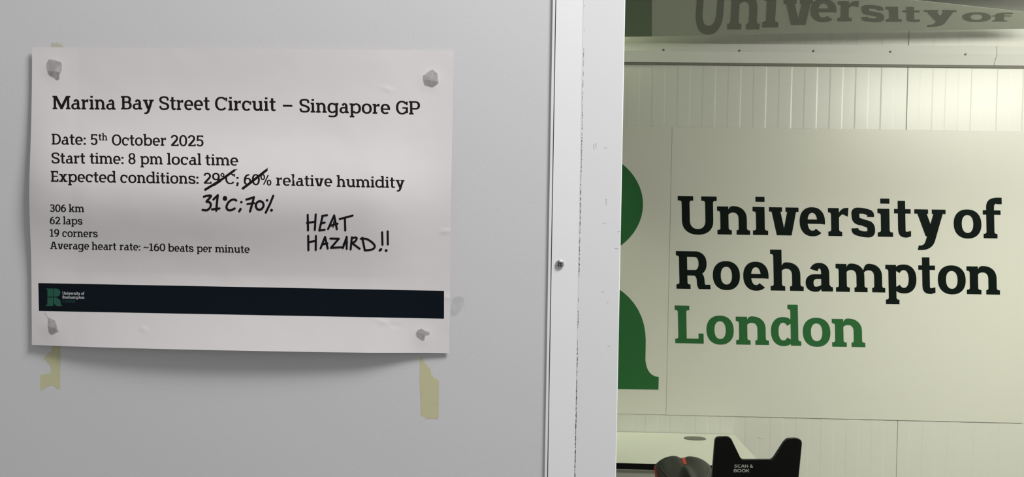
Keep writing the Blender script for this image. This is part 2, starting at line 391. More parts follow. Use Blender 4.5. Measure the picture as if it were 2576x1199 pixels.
    if ch in '69':
        r = .31+w*.09; g.ring(r,.325,r,.325+o)
        g.strip(bez((0,.33),(-.0,.75),(.13,1.0),(.50,1.0),9), bez((w,.36),(w+.02,.70),(.27,.88),(.50,1.0-t),9))
        if ch == '9': g.P = [[(2*r-x_, 1-y_) for x_, y_ in p] for p in g.P]
        return g.P, 2*r
    if ch == '8':
        r = .30+w*.09; g.ring(r,.74,r-.025,.26+o,wx=w*.9,wy=t*.9); g.ring(r,.275,r,.275+o,wx=w*.95,wy=t*.95); return g.P, 2*r
    if ch == ':': d = w*1.12; g.rect(.02,.02+d,0,.165); g.rect(.02,.02+d,.50,.665); return g.P, .04+d
    if ch == ';': d = w*1.12; g.poly((.05,.165),(.05+d,.165),(.05+d,.02),(.05+d*.5,-.20),(.0,-.17),(.055,0)); g.rect(.05,.05+d,.50,.665); return g.P, .06+d
    if ch == '–': g.rect(.03,.79,.395,.395+t*1.15); return g.P, .82
    if ch == '~': g.stroke([(.02,.36),(.10,.475),(.20,.50),(.33,.43),(.44,.40),(.54,.45),(.59,.54)], t*.95); return g.P, .61
    if ch == '°': g.ring(.17,.83,.17,.185,wx=w*.62,wy=t*.75,n=2); return g.P, .34
    if ch == '%':
        g.ring(.20,.745,.20,.255+o,wx=w*.72,wy=t*.8); g.ring(.74,.245,.20,.255+o,wx=w*.72,wy=t*.8); g.bar(.27,.05,.68,.95,w*.72); return g.P, .94
    # plain upper-case letters for the black board
    raise KeyError(ch)
def sans(ch):
    g = Glyph(.19, .17, .1)
    if ch == ' ': return [], .30
    if ch == 'S': g.stroke([(.64,.80),(.52,.90),(.36,.915),(.17,.86),(.12,.73),(.22,.59),(.42,.51),(.60,.41),(.66,.26),(.56,.12),(.36,.085),(.17,.11),(.05,.22)], .175); return g.P, .76
    if ch == 'C': g.ring(.47,.5,.47,.515,45,315,.19,.175); return g.P, .84
    if ch == 'O': g.ring(.50,.5,.50,.515,0,360,.19,.175); return g.P, 1.0
    if ch == 'A': g.bar(.10,0,.43,1,.21); g.bar(.86,0,.53,1,.21); g.rect(.22,.74,.20,.36); return g.P, .96
    if ch == 'N': g.rect(0,.19,0,1); g.rect(.66,.85,0,1); g.poly((0,1),(.19,1),(.85,0),(.66,0)); return g.P, .85
    if ch == 'B': g.rect(0,.19,0,1); g.rect(.1,.45,.84,1); g.rect(.1,.45,0,.16); g.rect(.1,.45,.43,.59); g.ring(.44,.735,.27,.265,-90,90,.19,.16); g.ring(.46,.295,.30,.295,-90,90,.19,.16); return g.P, .77
    if ch == 'K': g.rect(0,.19,0,1); g.bar(.20,.36,.68,1,.25); g.bar(.72,0,.36,.56,.24); return g.P, .84
    if ch == '&':
        g.ring(.36,.76,.23,.255,0,360,.16,.15); g.ring(.34,.27,.34,.285,100,380-60,.18,.16); g.poly((.20,.62),(.40,.66),(.86,0),(.62,0)); g.stroke([(.52,.12),(.66,.26),(.74,.46)], .16); return g.P, .88
LS = .055
def fuse(Ps):                                             # one clean outline-free sheet of triangles out of overlapping pieces
    V, Fc = [], []
    Ps = [t for P in Ps for t in (((P[0], P[1], P[2]), (P[0], P[2], P[3])) if len(P) == 4 else (P,))]
    for P in Ps:
        Q = [p for i, p in enumerate(P) if math.hypot(p[0]-P[i-1][0], p[1]-P[i-1][1]) > 1e-6]
        if len(Q) < 3: continue
        ar = sum(Q[i-1][0]*Q[i][1]-Q[i][0]*Q[i-1][1] for i in range(len(Q)))
        if abs(ar) < 1e-9: continue
        if ar < 0: Q = Q[::-1]
        Fc.append(list(range(len(V), len(V)+len(Q)))); V += [Vector(p) for p in Q]
    r = geometry.delaunay_2d_cdt(V, [], Fc, 1, 1e-6)
    T = []
    for f, src in zip(r[2], r[5]):
        if not src: continue
        a, b, c = (r[0][i] for i in f[:3])
        T.append(tuple(f) if (b-a).cross(c-a) > 0 else tuple(reversed(f)))
    return [tuple(v) for v in r[0]], T
_fz = {}
def put_glyph(mb, ch, w, t, sl, tf, fn=None):
    k = (ch, w, t, sl, bool(fn))
    if k not in _fz:
        P, a = fn(ch) if fn else glyph(ch, w, t, sl); _fz[k] = (*fuse(P), a) if P else ([], [], a)
    V, T, a = _fz[k]; n = len(mb.v); mb.v += [Vector(tf(*p)) for p in V]
    mb.f += [tuple(n+i for i in f) for f in T]; mb.mi += [0]*len(T)
def layout(text, w, t, sl, fn=None, gap=LS):
    x = 0; out = []
    for ch in text:
        P, a = (fn(ch) if fn else glyph(ch, w, t, sl)); out.append((x, a, P)); x += a+gap
    return out, x-gap
def refine(P, mx):
    o = []
    for i, a in enumerate(P):
        b = P[(i+1) % len(P)]; n = max(1, int(math.hypot(b[0]-a[0], b[1]-a[1])/mx))
        for k in range(n): o.append((a[0]+(b[0]-a[0])*k/n, a[1]+(b[1]-a[1])*k/n))
    return o
def set_line(mb, text, x0, x1, yb, slope, cap, place, w, t, sl, fn=None, gap=LS, lean=.0155):
    """letters between picture columns x0 and x1 on a sloping baseline, laid on a surface by place(px, py)"""
    L, W = layout(text, w, t, sl, fn, gap); sx = (x1-x0)/W
    for ch, (gx, a, Ps) in zip(text, L):
        if Ps: put_glyph(mb, ch, w, t, sl, lambda x, y: place(x0+(gx+x)*sx-y*cap*lean, yb+(gx+x)*sx*slope-y*cap), fn)

# ------------------------------------------------------------------ measures of the place
YB = 1.96                                   # chamber back wall
ZF, ZC = 0.0, 2.22
OX0, OX1, OZ0, OZ1 = 0.083, 0.98, 0.98, 1.94  # clear opening of the window in the front wall
FX0 = OX0-.0695                                  # outer edge of the white frame

# ------------------------------------------------------------------ the setting
WT = .06
mb = MB()
mb.box(-1.6, FX0+.03, 0, WT, ZF, 2.9); mb.box(OX1+.03, 2.0, 0, WT, ZF, 2.9)
mb.box(FX0+.03, OX1+.03, 0, WT, ZF, OZ0-.03); mb.box(FX0+.03, OX1+.03, 0, WT, OZ1+.03, 2.9)
struct(mb.build('wall_front', M_WALL))
mb = MB(); mb.box(-1.6, 3.2, -2.6, YB+.1, -.05, ZF); struct(mb.build('floor', M_FLOOR))
mb = MB(); mb.box(-1.2, 3.2, WT, YB+.1, ZC, ZC+.06); struct(mb.build('ceiling', M_CEIL))
mb = MB(); mb.box(-1.26, -1.2, WT, YB+.1, ZF, ZC+.06); struct(mb.build('wall_left', M_PANEL))
mb = MB(); mb.box(3.2, 3.26, WT, YB+.1, ZF, ZC+.06); mb.box(2.0, 3.2, 0, WT, ZF, ZC+.06); struct(mb.build('wall_right', M_PANEL))
# ribbed back wall: shallow flutes, one panel joint, a few dents
mb = MB(); prof = []
joint = atY(2281.5, 250, YB).x; per = .0888; x = atY(1577, 250, YB).x-40*per; off = (atY(1670, 250, YB).x-x) % per; x += off-per
dep = .00062; ch = .005; up = False
xs = [(-1.2, 0)]
while x < 3.15:
    if x > -1.15: xs += [(x, 0), (x+ch, dep), (x+per/2, dep), (x+per/2+ch, 0)]
    x += per
xs.append((3.2, 0))
pts = []
for q in xs:
    if abs(q[0]-joint) < .012: continue
    pts.append(q)
pts = [p for p in pts if p[0] < joint-.01] + [(joint-.0022, pts[0][1]), (joint-.0012, .004), (joint+.0012, .004), (joint+.0022, 0)] + [p for p in pts if p[0] > joint+.01]
for i in range(len(pts)-1):
    a, b = pts[i], pts[i+1]; mb.poly([(a[0], YB+a[1], ZF), (b[0], YB+b[1], ZF), (b[0], YB+b[1], ZC+.06), (a[0], YB+a[1], ZC+.06)])
mb.box(-1.2, 3.2, YB+.012, YB+.1, ZF, ZC+.06)
for px, py, r in ((1914, 1099, .0085), (2075, 1107, .004), (2133, 1110, .006), (2536, 1119, .005)):
    c = atY(px, py, YB)
    rings = []
    for k in range(4):
        q = k/3*PI/2; rr = r*math.cos(q)+.0002
        rings.append([(c.x+rr*math.cos(a*PI/8), YB-r*.06*math.sin(q), c.z+rr*.62*math.sin(a*PI/8)) for a in range(16)])
    mb.loft(rings)
struct(mb.build('wall_back', M_PANEL, recalc=False))
# cove trim along the top of the back wall
def zb(py, Y=YB-.03): return atY(2076, py, Y).z
z1, z2, z3 = zb(111.5), zb(133.8), zb(161.0)
mb = MB()
TY = .03
P = [(YB-.001, z1), (YB-TY+.004, z1), (YB-TY, z2+.002), (YB-TY+.001, z2), (YB-TY+.016, z3+.0045), (YB-.001, z3+.0045)]
J = atY(2507.5, 150, YB-TY).x
mb.prism([(-1.2, a, b) for a, b in P], (J-.0008+1.2, 0, 0)); mb.prism([(J+.0008, a, b) for a, b in P], (3.2-J-.0008, 0, 0))
mb.box(-1.2, 3.2, YB-.010, YB-.001, z3-.0030, z3+.0042, 1)  # dark strip painted in for the shadow line under the trim
struct(mb.build('trim_1', [M_COVE, mat('trim_shadow_line', (.20, .20, .165), .6)]))
# white window frame: lip, groove, flat face, raised face; then head, sill and far jamb
def jamb(mb, x0, x1, z0, z1, flip=False):
    s_ = -1 if flip else 1
    xa = x0 if not flip else x1
    w_ = x1-x0
    fx = [0, .0024, .00275, .0030, .0033, .0292, .0298, w_-.0008, w_, w_]
    fy = [-.0022, -.0024, -.0010, -.0010, -.0022, -.0022, -.0024, -.0072, -.0066, WT-.01]
    a = [(xa+s_*p, q) for p, q in zip(fx, fy)] + [(xa, WT-.01)]
    for i in range(len(a)):
        j = (i+1) % len(a); mi = 1 if i in (1, 2, 3) else 0
        mb.poly([(a[i][0], a[i][1], z0), (a[j][0], a[j][1], z0), (a[j][0], a[j][1], z1), (a[i][0], a[i][1], z1)], mi)
win = struct(empty('window_1', ((OX0+OX1)/2, WT/2, OZ0)))
mb = MB(); jamb(mb, FX0, OX0, OZ0-.066, OZ1+.066); jamb(mb, OX1, OX1+.065, OZ0-.066, OZ1+.066, True)
mb.box(OX0, OX1, -.0080, WT-.01, OZ1, OZ1+.066); mb.box(OX0, OX1, -.0080, WT-.01, OZ0-.066, OZ0)
fr = mb.build('window_frame', [M_FRAME, M_GAP], win, recalc=True)
# dirt in the fold of the frame: broken streaks and flecks
def on_frame(px, py):
    p = atY(px, py, -.0033)
    q = p.x-FX0
    y = -.0022 if q < .0292 else -.0024-(q-.0298)/(OX0-FX0-.0306)*.0048
    return atY(px, py, y-.00012)
mb = MB(); rs = random.Random(3)
def fold(py): return 1471.3-py*(1471.3-1446.3)/1199
spans = [(0, 70, .7, .25), (70, 190, 1.2, .6), (190, 280, 1.6, .8), (280, 420, 2.6, .95), (420, 560, 3.0, .95), (560, 680, 2.8, .75), (680, 780, 1.4, .35), (780, 800, 2.8, .8),
         (800, 870, 1.3, .4), (870, 950, 3.0, .9), (950, 1199, 4.2, 1.0)]
for a, b, wd, dens in spans:
    y = a+rs.uniform(0, 3)
    while y < b:
        if rs.random() > dens: y += rs.uniform(3, 9); continue
        L = rs.uniform(5, 22); n_ = max(3, int(L/2.2)); le, ri = [], []
        for k in range(n_+1):
            q = k/n_; ww = wd*.40*(math.sin(PI*min(1, max(.06, q)))**.5)*rs.uniform(.35, 1.15); cx = fold(y+L*q)+rs.uniform(-.5, .5)
            le.append((cx-ww, y+L*q)); ri.append((cx+ww*rs.uniform(.5, 1), y+L*q))
        mb.poly([on_frame(*p) for p in le+ri[::-1]]); y += L*rs.uniform(.9, 1.15)
for x0, y0, x1, y1 in ((1520,371,1531,373),(1494,362,1495,378),(1499,360,1500,372),(1554,583,1561,581),(1546,624,1557,625),(1517,560,1526,562),(1525,500,1525,516),(1528,870,1535,871),(1514,733,1520,735),(1526,760,1531,761)):
    n_ = Vector((y1-y0, x0-x1)).normalized()*.42
    mb.poly([on_frame(x0-n_[0], y0-n_[1]), on_frame(x1-n_[0]*.4, y1-n_[1]*.4), on_frame(x1+n_[0]*.4, y1+n_[1]*.4), on_frame(x0+n_[0], y0+n_[1])])
mb.build('scuff_marks', M_SCUFF, fr, recalc=False)['kind'] = 'stuff'
mb = MB(); mb.box(OX0-.004, OX1+.004, .028, .034, OZ0-.004, OZ1+.004); mb.build('pane', M_GLASS, win)

# frame screw with a cross recess
c = on_frame(1408, 664); r = .0043; t = empty('screw', c)
tag(t, 'silver cross-head screw on the white window frame beside the poster', 'screw')
mb = MB(); rings = []
for k, (rr, h) in enumerate(((1, 0), (1, .0010), (.93, .0017), (.78, .0022), (.5, .0025), (.3, .0026))):
    rings.append([(c.x+r*rr*math.cos(a*PI/14), c.y+.0008-h, c.z+r*rr*math.sin(a*PI/14)) for a in range(28)])
mb.loft(rings); mb.build('screw_head', M_STEEL, t, smooth=True)
mb = MB()
for ang in (38, 128):
    a = ang*D2R; d = Vector((math.cos(a), 0, math.sin(a))); n_ = Vector((-d.z, 0, d.x)); L, h = r*.56, r*.21
    mb.prism([c+d*L+n_*h*.6, c+d*L*.4+n_*h*1.1, c-d*L*.4+n_*h*1.1, c-d*L+n_*h*.6, c-d*L-n_*h*.6, c-d*L*.4-n_*h*1.1, c+d*L*.4-n_*h*1.1, c+d*L-n_*h*.6], (0, -.0019, 0))
mb.build('cross_recess', M_RECESS, t)
mb = MB(); mb.tube(c+Vector((0, -.0012, 0)), c+Vector((0, -.0021, 0)), r*.17); mb.build('recess_pin', M_STEEL, t)

# ------------------------------------------------------------------ the poster
HC = .0035
PA, PB, PC_, PD = (atY(*p, -HC) for p in ((82, 117), (1139, 128), (1131, 887), (80, 868)))
O_ = PD; EU = ((PC_-PD)+(PB-PA))/2; EV = ((PA-PD)+(PB-PC_))/2; O_ = (PA+PB+PC_+PD)/4-EU/2-EV/2
TACKS = [(.050, .925), (.948, .905), (.047, .063), (.935, .058)]
CREASES = [(.277, .063, -.5, .004, .00035), (.845, .100, -.35, .010, .0003), (.868, .090, -.2, .006, -.0003), (.846, .872, -.3, .006, .0003), (.988, .405, .1, .005, .0004), (.70, .545, .1, .006, .0003), (.994, .185, -.3, .004, .0003)]
def lift(u, v):
    h = .0030
    h += .0112*math.exp(-((v-.51)/.175)**2)*(.82+.18*math.cos((u-.30)*4.2))
    cb = max(0, (.25-v)/.25); h += .0090*cb**1.5*max(0, 4*u*(1-u))**.8*(1.0-.15*u)+.0010*cb
    ct = max(0, (v-.86)/.14); h += .0010*ct**1.5*math.sin(PI*u)
    cl = max(0, (.11-u)/.11); h += .0016*cl**1.4*max(0, math.sin(PI*min(1, max(0, v*1.02))))**.7+.0010*cl
    er = max(0, (u-.80)/.20); h -= (h-.0018)*.62*er*er*(3-2*er)
    el = max(0, (.16-u)/.16); h -= (h-.0042)*.68*el*el
    h += .00035*noise.noise((u*5.2, v*4.1, 3.3))+.00012*noise.noise((u*17, v*13, 9.1))
    for a, b in TACKS: h += .0006*math.exp(-((u-a)**2*2+(v-b)**2)/.0011)-.0006*math.exp(-((u-a)**2*2+(v-b)**2)/.012)
    for a, b, an, L, am in CREASES:
        dx, dy = (u-a)*.42, (v-b)*.297; p = dx*math.cos(an)+dy*math.sin(an); q = -dx*math.sin(an)+dy*math.cos(an)
        h += am*math.exp(-(p/L)**2-(q/.0019)**2)
    return max(h, .0008)
def paper(u, v, off=0.0):
    p = O_+EU*u+EV*v; return Vector((p.x, -lift(u, v)-off, p.z))
_uu, _vv = EU.dot(EU), EV.dot(EV)
def on_paper(px, py, off=.00008):
    h = HC
    for _ in range(4):
        q = atY(px, py, -h)-O_; u = q.dot(EU)/_uu; v = q.dot(EV)/_vv
        h = lift(min(1, max(0, u)), min(1, max(0, v)))+off
    return atY(px, py, -h)
pc = paper(.5, .5); post = empty('poster', (pc.x, -.004, paper(.5, 0).z))
tag(post, 'large white paper poster with black print and handwriting tacked to the grey wall', 'poster')
mb = MB(); mb.grid(lambda u, v: paper(u, v), 220, 160); mb.build('paper', M_PAPER, post, smooth=True, solid=.00026, recalc=False, solid_off=-1)
w_, t_, s_ = .165, .122, .112
def para(name, words, cap, label=None, wts=(w_, t_, s_)):
    mb = MB()
    for tx, x0, x1, yb, sl in words:
        c_ = cap
        set_line(mb, tx, x0, x1, yb, sl, c_, on_paper, *wts)
    return mb
mb = para('', [('Marina',132.5,290.8,274.4,.006),('Bay',304.3,387.3,274.8,.007),('Street',400.3,527.6,275.7,.008),('Circuit',541.2,693.9,277.0,.014),('–',711,736.6,281.2,.02),
     ('Singapore',752.9,981.6,282.2,.019),('GP',996.4,1057,287.0,.02)], 33.6)
mb.build('title', M_INK, post, recalc=False)
mb = para('', [('Date:',129.9,216.4,363.3,.008),('5',227.9,245.7,364.1,.01),('October',281.7,418.3,365.3,.008),('2025',429.6,512.4,366.8,.012)], 27.2)
mb2 = para('', [('th',248,270.2,352.7,.01)], 17.0); n = len(mb.v); mb.v += mb2.v; mb.f += [tuple(i+n for i in f) for f in mb2.f]; mb.mi += mb2.mi
mb.build('date_line', M_INK, post, recalc=False)
para('', [('Start',129.3,214.3,410.6,.008),('time:',225.8,311.4,411.4,.01),('8',323.3,341.1,412.3,.01),('pm',353.3,409.4,412.6,.012),('local',420.5,506.6,413.6,.014),('time',516.7,599.4,415.2,.014)], 27.2).build('start_time_line', M_INK, post, recalc=False)
para('', [('Expected',127.8,291.9,456.7,.014),('conditions:',302.7,500,459.4,.014),('29°C;',512,600.9,461.6,.016),('60%',613.4,682.8,464.6,.016),('relative',694.8,835.9,466.3,.018),('humidity',847.2,1018,469.6,.018)], 27.2).build('conditions_line', M_INK, post, recalc=False)
w2 = (.168, .124, .115)
para('', [('306',125.7,166.1,532.3,.012),('km',173.4,211.8,532.8,.012)], 18.6, wts=w2).build('distance_line', M_INK, post, recalc=False)
para('', [('62',125.7,151.8,563.3,.012),('laps',159.1,207.5,563.8,.012)], 18.6, wts=w2).build('laps_line', M_INK, post, recalc=False)
para('', [('19',125,149,594.6,.012),('corners',156.8,245.9,595.2,.012)], 18.6, wts=w2).build('corners_line', M_INK, post, recalc=False)
para('', [('Average',126,224.2,625.7,.016),('heart',231.2,292.6,627.6,.018),('rate:',301.2,353.6,628.8,.018),('~160',361.3,416,630.2,.018),('beats',423,487,632.0,.018),('per',495.4,533.8,633.4,.018),('minute',541.5,628.2,634.2,.018)], 18.6, wts=w2).build('heart_rate_line', M_INK, post, recalc=False)
# footer band with its printed mark
bq = ((96.5, 711.5), (1117, 731), (1117, 801), (98, 781.5))
def bandpt(u, v, off=.00008):
    a = [bq[3][k]+(bq[2][k]-bq[3][k])*u for k in (0, 1)]; b = [bq[0][k]+(bq[1][k]-bq[0][k])*u for k in (0, 1)]
    return on_paper(a[0]+(b[0]-a[0])*v, a[1]+(b[1]-a[1])*v, off)
mb = MB(); mb.grid(lambda u, v: bandpt(u, v), 120, 12); band = mb.build('footer_band', M_BAND, post, smooth=True, recalc=False); band['label'] = 'dark navy printed footer band'
def logo(place, mb):                                      # block letter in a 480 x 527 field, top-left origin, y down
    def go(P): mb.poly([place(*p) for p in P])
    go([(0,0),(222,0),(222,247),(40,247),(40,60),(30,34)])
    go([(238,0)]+[(238+(430-238)*0+ (x-0), y) for x, y in [(70,0)]]+[sup(305,123.5,125,123.5,a,2.0) for a in range(-90,91,6)][::1]+[(238,247)])
    go([(40,272),(222,272),(222,527),(0,527),(0,505)]+bez((0,505),(26,503),(40,490),(40,462),6)[1:])
    go([(238,272),(270,272)]+bez((270,272),(380,276),(442,350),(444,420),10)[1:]+[(444,460)]+bez((444,460),(446,490),(460,500),(480,502),6)[1:]+[(480,527),(330,527)]+bez((330,527),(270,510),(238,450),(238,400),8)[1:])
mb = MB()
def pl(x, y): return on_paper(115.9+x*40.0/480-(y-263)*.0006, 724.9+y*43.9/527+x*.0013, .00015)
logo(pl, mb); mb.build('printed_mark', M_PGREEN, band, recalc=False)
mb = MB(); pb = lambda x, y: on_paper(x, y, .00015)
set_line(mb, 'University of', 156.7, 212.2, 740.5, .013, 7.1, pb, .215, .15, .12); set_line(mb, 'Roehampton', 156.9, 212.6, 750.4, .013, 7.1, pb, .215, .15, .12)
mb.build('pale_lettering', M_PWHITE, band, recalc=False)
mb = MB(); set_line(mb, 'London', 157.7, 189.9, 760.0, .013, 7.0, pb, .205, .15, .12); mb.build('green_lettering', M_PDIM, band, recalc=False)

# handwriting in felt pen (coordinates of the strokes as seen on the paper)
def pen(pen_, P, wd, smooth=True, end=None):
    Q = [(480+x/4.4414, 400+y/4.4414) for x, y in P]
    if len(Q) == 1:
        pen_.append([(Q[0][0]+wd/2*math.cos(a*PI/8), Q[0][1]+wd/2*math.sin(a*PI/8)) for a in range(16)]); return
    if smooth and len(Q) > 2: Q = catmull(Q, 6)
    else:
        R = []
        for a, b in zip(Q[:-1], Q[1:]):
            n = max(1, int(math.hypot(b[0]-a[0], b[1]-a[1])/5)); R += [(a[0]+(b[0]-a[0])*i/n, a[1]+(b[1]-a[1])*i/n) for i in range(n)]
        Q = R+[Q[-1]]
    A, B = [], []
    for i, q in enumerate(Q):
        a = Q[max(i-1, 0)]; b = Q[min(i+1, len(Q)-1)]; dx, dy = b[0]-a[0], b[1]-a[1]; L = math.hypot(dx, dy) or 1
        hw = wd/2*(1+.07*noise.noise((q[0]*.13, q[1]*.13, 1)))
        if end is not None: hw = wd/2+(end-wd)/2*i/(len(Q)-1)
        A.append((q[0]-dy/L*hw, q[1]+dx/L*hw)); B.append((q[0]+dy/L*hw, q[1]-dx/L*hw))
    for i in range(len(Q)-1): pen_.append([A[i], A[i+1], B[i+1], B[i]])
    for q, e_ in ((Q[0], wd), (Q[-1], wd if end is None else end)):
        pen_.append([(q[0]+e_/2*math.cos(a*PI/6), q[1]+e_/2*math.sin(a*PI/6)) for a in range(12)])
def ink(pen_, name):
    V, T = fuse(pen_); mb = MB(); mb.v = [on_paper(*p, .00012) for p in V]; mb.f = T; mb.mi = [0]*len(T)
    return mb.build(name, M_MARKER, post, recalc=False)
mb = []
pen(mb, [(162,340),(300,255),(390,195),(485,126)], 6.0); pen(mb, [(485,126),(518,112)], 3.6, end=.8); pen(mb, [(255,288),(330,240)], 6.8)
ink(mb, 'strike_mark')
mb = []; pen(mb, [(582,326),(660,268),(740,205),(846,122)], 6.2); pen(mb, [(846,122),(862,94)], 3.4, end=.8); ink(mb, 'strike_mark')
mb = []; W1 = 5.6
pen(mb, [(146,420),(180,409),(226,408),(205,440),(176,474),(206,480),(224,505),(212,545),(178,570),(132,566)], W1)
pen(mb, [(253,450),(302,402)], W1); pen(mb, [(302,402),(292,490),(285,575)], W1); pen(mb, [(238,561),(320,550)], W1)
pen(mb, [(382,440)], 11.5); pen(mb, [(375,425),(388,425)], 6)
pen(mb, [(508,462),(485,450),(450,458),(415,490),(399,535),(415,566),(455,568),(490,550)], W1)
pen(mb, [(565,480)], 6.4); pen(mb, [(556,556),(542,582)], W1+.3)
pen(mb, [(622,450),(660,440),(706,424)], W1); pen(mb, [(704,430),(686,500),(662,584)], W1); pen(mb, [(632,502),(708,490)], 5)
pen(mb, [(770,466),(735,490),(728,530),(750,562),(785,560),(812,525),(805,485),(770,466)], W1)
pen(mb, [(852,460)], 6.6); pen(mb, [(922,408),(885,500),(838,596)], W1, False); pen(mb, [(902,570)], 7.2)
ink(mb, 'handwriting')
mb = []; W2 = 5.2
for P in ([(1306,622),(1310,795)],[(1396,616),(1386,790)],[(1298,712),(1392,698)],[(1472,640),(1436,796)],[(1468,634),(1522,626)],[(1456,718),(1496,708)],[(1436,796),(1496,788)],
          [(1534,780),(1602,628)],[(1602,628),(1632,782)],[(1562,742),(1640,720)],[(1664,668),(1808,630)],[(1722,664),(1726,796)],[(1590,760),(1600,690)]): pen(mb, P, W2 if P[0][0] != 1590 else 3, False)
for P in ([(1312,856),(1314,1016)],[(1398,858),(1396,1014)],[(1312,930),(1396,910)],[(1450,996),(1500,868)],[(1500,868),(1530,998)],[(1466,952),(1526,940)],
          [(1560,886),(1654,888)],[(1654,888),(1566,990)],[(1566,990),(1690,984)],[(1700,992),(1742,866)],[(1742,866),(1742,1002)],[(1708,948),(1746,934)],[(1800,872),(1786,1008)],[(1806,940),(1886,1000)],
          [(1916,878),(1944,1016)],[(2138,816),(2142,956)],[(2200,806),(2202,952)]): pen(mb, P, W2, False)
pen(mb, [(1798,884),(1840,874),(1854,886),(1838,915),(1800,942)], W2)
pen(mb, [(1900,888),(1960,890),(2020,925),(2056,968),(2040,1000),(2000,1014),(1944,1018)], W2)
pen(mb, [(2112,1018),(2126,1006)], 6.2); pen(mb, [(2183,1020)], 7.2)
ink(mb, 'handwriting')
# greasy tack marks showing through the four corners
def blob(mb, P, ox, oy, sc, place, mi=0):                # rings shrinking to the middle, so that it follows the paper
    P = refine(P, 12); mx, my = sum(p[0] for p in P)/len(P), sum(p[1] for p in P)/len(P); n = len(mb.v); k = len(P); K = 8
    for q in range(K):
        f = 1-q/K; mb.v += [place(ox+(mx+(x-mx)*f)/sc, oy+(my+(y-my)*f)/sc) for x, y in P]
    for q in range(K-1):
        for i in range(k):
            j = (i+1) % k; mb.f.append((n+q*k+i, n+q*k+j, n+(q+1)*k+j, n+(q+1)*k+i)); mb.mi.append(mi)
    mb.f.append(tuple(n+(K-1)*k+i for i in range(k))); mb.mi.append(mi)
st = [ (60, 90, 9.225, [(580,545),(640,548),(720,560),(770,580),(860,610),(885,680),(880,800),(850,860),(822,900),(825,1000),(770,1032),(730,1015),(690,970),(610,935),(560,880),(530,790),(515,700),(535,620)],
         [(540,800),(640,815),(760,825),(845,850),(822,900),(825,1000),(770,1032),(730,1015),(690,970),(610,935),(560,880)]),
       (1000, 110, 9.225, [(815,590),(870,640),(925,690),(938,800),(952,890),(940,925),(870,975),(810,1010),(720,985),(640,965),(605,900),(590,830),(595,730),(660,700),(680,670)],
         [(605,820),(700,840),(840,850),(945,870),(945,925),(870,975),(810,1010),(720,985),(640,965),(610,900)]),
       (60, 690, 3.868, [(206,368),(216,388),(232,418),(255,422),(300,445),(318,490),(322,530),(340,552),(305,575),(268,588),(240,560),(232,500),(232,450),(238,430),(222,408),(203,376)], [(240,500),(300,520),(318,540),(300,570),(268,585),(245,560)]),
       (1000, 780, 3.995, [(240,183),(275,205),(322,218),(322,248),(285,252),(272,280),(270,305),(245,305),(195,270),(182,235),(200,200)], [(195,225),(260,235),(272,280),(268,303),(245,303),(200,268)]) ]
for ox, oy, sc, P, Q in st:
    mb = MB(); pst = lambda x, y: on_paper(x, y, .00014); pst2 = lambda x, y: on_paper(x, y, .00022)
    blob(mb, P, ox, oy, sc, pst); n = len(mb.f); blob(mb, Q, ox, oy, sc, pst2, 1)
    o = mb.build('tack_stain', [M_STAIN, M_STAIN2], post, recalc=False); o['label'] = 'grey greasy tack stain'

# ------------------------------------------------------------------ marks left on the wall
onw = lambda x, y: atY(x, y, -.00012)
def rough(P, k, seed):
    rs = random.Random(seed); R = refine(P, k); o = []
    for i, p in enumerate(R):
        a = R[i-1]; b = R[(i+1) % len(R)]; dx, dy = b[0]-a[0], b[1]-a[1]; L = math.hypot(dx, dy) or 1; j = rs.uniform(-1, 1)
        o.append((p[0]-dy/L*j*k*.30, p[1]+dx/L*j*k*.30))
    return o
tp = [([(270,640),(355,640),(356,760),(355,900),(356,1100),(330,1120),(290,1075),(240,1085),(195,1110),(165,1130),(160,1060),(165,975),(250,960),(270,930),(255,880),(215,835),(190,815),(230,770),(270,740)], 60, 690, 3.868,
        'yellowed tape glue with a bitten left edge below the poster, under its left corner'),
      ([(226,462),(245,470),(262,510),(290,545),(330,590),(345,650),(385,690),(415,695),(420,850),(412,1092),(340,1085),(285,1090),(272,1062),(235,1060),(230,900),(222,700)], 1000, 780, 3.995,
        'long straight strip of yellowed tape glue below the poster, under its right corner'),
      ([(630,150),(650,170),(690,140),(720,175),(770,130),(800,180),(850,150),(880,200),(910,232),(920,330),(640,330)], 60, 90, 9.225,
        'small scrap of yellowed tape glue peeking over the top left of the poster')]
for i, (P, ox, oy, sc, lab) in enumerate(tp):
    mb = MB(); mb.poly([onw(ox+x/sc, oy+y/sc) for x, y in rough(P, 6 if i < 2 else 14, i)])
    tag(mb.build('tape_residue', M_TAPE if i < 2 else M_TAPE2, recalc=False), lab, 'tape', None)
mb = MB()
mb.poly([onw(x, y) for x, y in rough([(1140,748),(1158,744),(1168,752),(1169,766),(1160,778),(1148,793),(1138,795),(1134,780),(1136,762)], 5, 9)])
tag(mb.build('wall_smudge', M_SMUDGE, recalc=False), 'faint grey finger smudge on the wall just right of the poster band', 'smudge')

